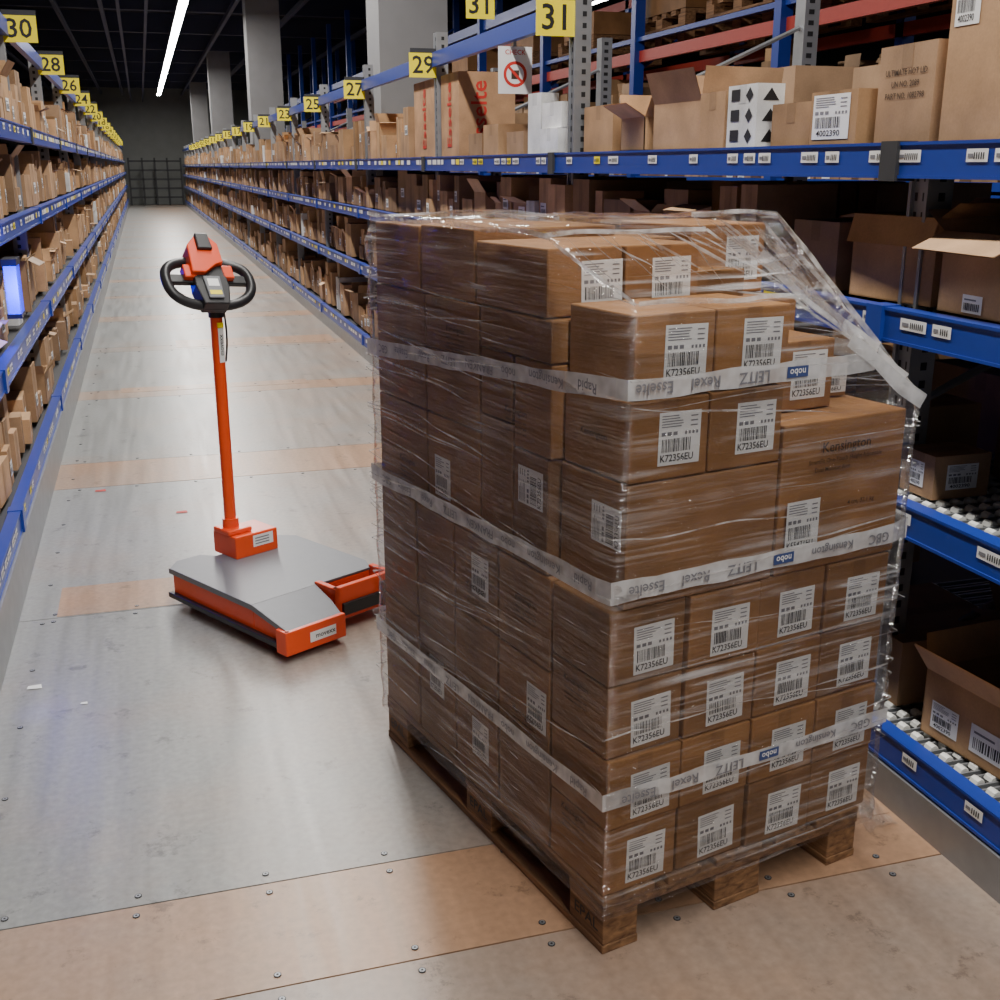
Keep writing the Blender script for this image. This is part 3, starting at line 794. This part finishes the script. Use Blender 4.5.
F = frame((.385, .689, .225), (1,0,0), (0,0,1)); b3b.poly([(-.05,-.025,0),(.05,-.025,0),(.05,.025,0),(-.05,.025,0)], W_, M=F)
for q in range(3): b3b.poly([(-.04,-.015+q*.012,.0005),(.03,-.015+q*.012,.0005),(.03,-.010+q*.012,.0005),(-.04,-.010+q*.012,.0005)], G_, M=F)
b3b.build('stickers', parent=tug)
b4 = MB()
b4.prism([(.25,.69),(.46,.69),(.46,.86),(.25,.86)], .162, .26, TO); b4.prism([(.24,.72),(.355,.72),(.355,.84),(.24,.84)], .26, .282, TO)
b4.build('mast_housing', parent=tug, bevel=.006)
b5 = MB()
for (x, y) in [(.06, .12), (.22, .12), (.08, .74), (.56, .74), (.5, .3)]:
    b5.cyl((x-.02, y, .035), (x+.02, y, .035), .035, 20, RB)
b5.build('wheels', parent=tug)
mx_, my_ = .293, .785
ms = MB()
ms.cyl((mx_, my_, .26), (mx_, my_, 1.19), .0245, 28, TO)
ms.cyl((mx_, my_, .26), (mx_, my_, .32), .034, 28, TO); ms.cyl((mx_, my_, 1.16), (mx_, my_, 1.22), .03, 24, RB)
ms.build('mast', parent=tug)
st = MB(); st.poly([(mx_-.012, my_-.0255, .98), (mx_+.012, my_-.0255, .98), (mx_+.012, my_-.0255, 1.12), (mx_-.012, my_-.0255, 1.12)], W_)
put_text(st, 'movexx', frame((mx_, my_-.0262, 1.05), (0,0,1), (-1,0,0)), .026, RB)
st.box(mx_-.012, mx_+.012, my_-.03, my_-.02, 1.12, 1.14, YL)
st.build('mast_sticker', parent=tug)
def tube(name, pts, r, mat, cyc=False, parent=None):
    cu = bpy.data.curves.new(name, 'CURVE'); cu.dimensions = '3D'; cu.bevel_depth = r; cu.bevel_resolution = 4; cu.resolution_u = 8
    sp = cu.splines.new('NURBS'); sp.points.add(len(pts)-1)
    for p, q in zip(sp.points, pts): p.co = (*q, 1)
    sp.order_u = 4; sp.use_cyclic_u = cyc; sp.use_endpoint_u = not cyc
    cu.materials.append(mat); o = bpy.data.objects.new(name, cu); coll.objects.link(o); o.parent = parent; return o
tube('cable', [(mx_+.032, my_, 1.2), (mx_+.036, my_-.03, 1.1), (mx_+.025, my_-.01, .98)], .004, RUBB, parent=tug)
HM = Matrix.Translation((mx_-.035, my_-.01, 1.315)) @ Matrix.Rotation(math.radians(-8), 4, 'Z') @ Matrix.Rotation(math.radians(48), 4, 'X') @ Matrix.Rotation(math.radians(-6), 4, 'Z')
ring = []
for i in range(24):
    t = 2*math.pi*i/24; c, s_ = math.cos(t), math.sin(t)
    ring.append(HM @ Vector((math.copysign(abs(c)**.8, c)*.172, math.copysign(abs(s_)**.8, s_)*.108-.02, 0.01*math.cos(2*t))))
tube('handle_loop', [tuple(p) for p in ring], .020, RUBB, True, tug)
hd = MB()
hd.prism([(-.05,-.145),(.05,-.145),(.068,-.06),(.06,.06),(.045,.13),(-.045,.13),(-.06,.06),(-.068,-.06)], -.03, .035, RB, M=HM)
hd.prism([(-.075,-.01),(-.02,-.01),(.03,.03),(.06,.04),(.058,.13),(.03,.165),(-.03,.165),(-.068,.12)], -.02, .056, TO, M=HM)
hd.prism([(-.032,.095),(.028,.095),(.022,.17),(-.03,.17)], .05, .070, RB, M=HM)
hd.prism([(-.03,-.125),(.03,-.125),(.035,-.02),(-.035,-.02)], .036, .045, TG, M=HM)
for sx_ in (-1, 1):
    a_, b_ = sorted((sx_*.05, sx_*.10)); hd.box(a_, b_, -.02, .04, -.01, .035, TO, M=HM)
hd.box(-.170, .170, -.03, .01, -.012, .012, RB, M=HM)
hd.cyl((0, -.02, -.06), (0, -.02, 0), .035, 16, RB, M=HM)
hd.box(mx_-.03, mx_+.03, my_-.03, my_+.03, 1.19, 1.27, RB)
hd.build('control_head', parent=tug, bevel=.007)
hl = MB(); hl.poly([(-.022,-.07,.0458),(.022,-.07,.0458),(.022,-.035,.0458),(-.022,-.035,.0458)], W_, M=HM)
hl.poly([(-.024,-.110,.0458),(.024,-.110,.0458),(.024,-.09,.0458),(-.024,-.09,.0458)], YL, M=HM); hl.build('head_labels', parent=tug)

# ================================================================ BUILDING
DARKC = simple('ceiling_dark', (.012, .014, .022), .85)
WALLG = simple('wall_grey', (.24, .25, .24), .8, nscale=3)
def box_obj(name, x0, x1, y0, y1, z0, z1, mat):
    mb = MB(); mb.box(x0, x1, y0, y1, z0, z1, 0); return mb.build(name, mats=[mat])
box_obj('ceiling', -6, 16, -5, 58, 5.4, 5.5, DARKC)
box_obj('wall_back', -6, 16, 57.5, 57.7, 0, 5.4, WALLG)
box_obj('wall_left', -6.1, -6, -5, 58, 0, 5.4, DARKC)
box_obj('wall_right', 16, 16.1, -5, 58, 0, 5.4, DARKC)
cb = MB()
y = 1
while y < 57:
    cb.box(-6, 16, y-.08, y+.08, 4.95, 5.4, 0); y += 4.4
for x in (-3.4, -1.4, -.5, 2.1, 3.4, 5.5): cb.box(x-.04, x+.04, -4, 57, 4.85, 4.95, 0)
for x in (-.15, .35): cb.box(x-.03, x+.03, -4, 57, 4.55, 4.58, 0)
cb.build('ceiling_beams', mats=[simple('beam_dark', (.04, .048, .085), .7)])
for y in (11.3, 24.4, 37.5, 50.5):
    mb = MB(); mb.box(2.20, 2.85, y-.3, y+.3, 0, 5.4, CO); mb.build('concrete_column')
gt = MB()
for z in (.35, .75, 1.15, 1.55, 1.95): gt.box(-.5, 1.8, 56.3, 56.36, z-.04, z+.04, DK)
for x in (-.5, .1, .65, 1.2, 1.8): gt.box(x-.04, x+.04, 56.3, 56.38, 0, 2.1, DK)
gt.build('safety_gate')

LAMP = simple('lamp_tube', (.9, .9, .9), .4, emit=(1, .965, .915), es=92)
LAMP2 = simple('lamp_tube_dim', (.9, .9, .9), .4, emit=(1, .96, .91), es=24)
def strip(x, y0, y1, z, w=.16, lm=LAMP):
    mb = MB(); mb.poly([(x-w/2, y1, z), (x+w/2, y1, z), (x+w/2, y0, z), (x-w/2, y0, z)], 0); mb.box(x-w/2-.015, x+w/2+.015, y0-.02, y1+.02, z+.004, z+.06, 1)
    return mb.build('strip_light', mats=[lm, DKST])
y = -4.2
while y < 50: strip(1.0, y, y+2.95, 4.6); y += 3.0
for y in (2, 11, 20, 29): strip(8.2, y, y+3, 4.6, lm=LAMP2)
BLM = simple('blue_lamp', (.01, .01, .6), .5, emit=(.0, .012, 1), es=1.6)
mb = MB(); mb.box(-.64, -.585, 5.70, 5.86, 1.08, 1.30, 0); mb.box(-.645, -.58, 5.69, 5.87, 1.30, 1.33, 1); mb.box(-.645, -.58, 5.69, 5.87, 1.06, 1.08, 1); mb.build('blue_warning_lamp', mats=[BLM, RUBB])
def lamp(name, typ, loc, e, col, rot=(0,0,0), **k):
    l = bpy.data.lights.new(name, typ); l.energy = e; l.color = col
    for a_, b_ in k.items(): setattr(l, a_, b_)
    o = bpy.data.objects.new(name, l); coll.objects.link(o); o.location = loc; o.rotation_euler = rot; return o
lamp('blue_lamp_glow', 'POINT', (-.56, 5.60, 1.2), 9, (.0, .02, 1), shadow_soft_size=0)
lamp('blue_floor_spot', 'SPOT', (-.45, 3.7, 1.2), 22, (.08, .06, 1), spot_size=math.radians(12), spot_blend=1, shadow_soft_size=0)

lt = MB()
for (x, y, s_, m) in [(-.36, 6.45, .03, RD), (.06, 5.9, .03, RD), (-.50, 3.9, .025, W_), (-.33, 3.72, .012, W_)]:
    lt.poly([(x-s_, y-s_*.5, .003), (x+s_, y-s_*.7, .003), (x+s_*.8, y+s_*.6, .004), (x-s_*.9, y+s_*.5, .003)], m)
lt.build('paper_scraps')

w = bpy.data.worlds.new('world'); scene.world = w; w.use_nodes = True
w.node_tree.nodes['Background'].inputs[0].default_value = (.75, .78, .85, 1); w.node_tree.nodes['Background'].inputs[1].default_value = .10

cam = bpy.data.cameras.new('camera'); co = bpy.data.objects.new('camera', cam); coll.objects.link(co)
co.location = (0, 0, 1.74); co.rotation_euler = (math.radians(90-16.47), 0, math.radians(-16.99))
cam.lens = 40.68; cam.sensor_width = 36; cam.clip_end = 200; cam.clip_start = .05
scene.camera = co
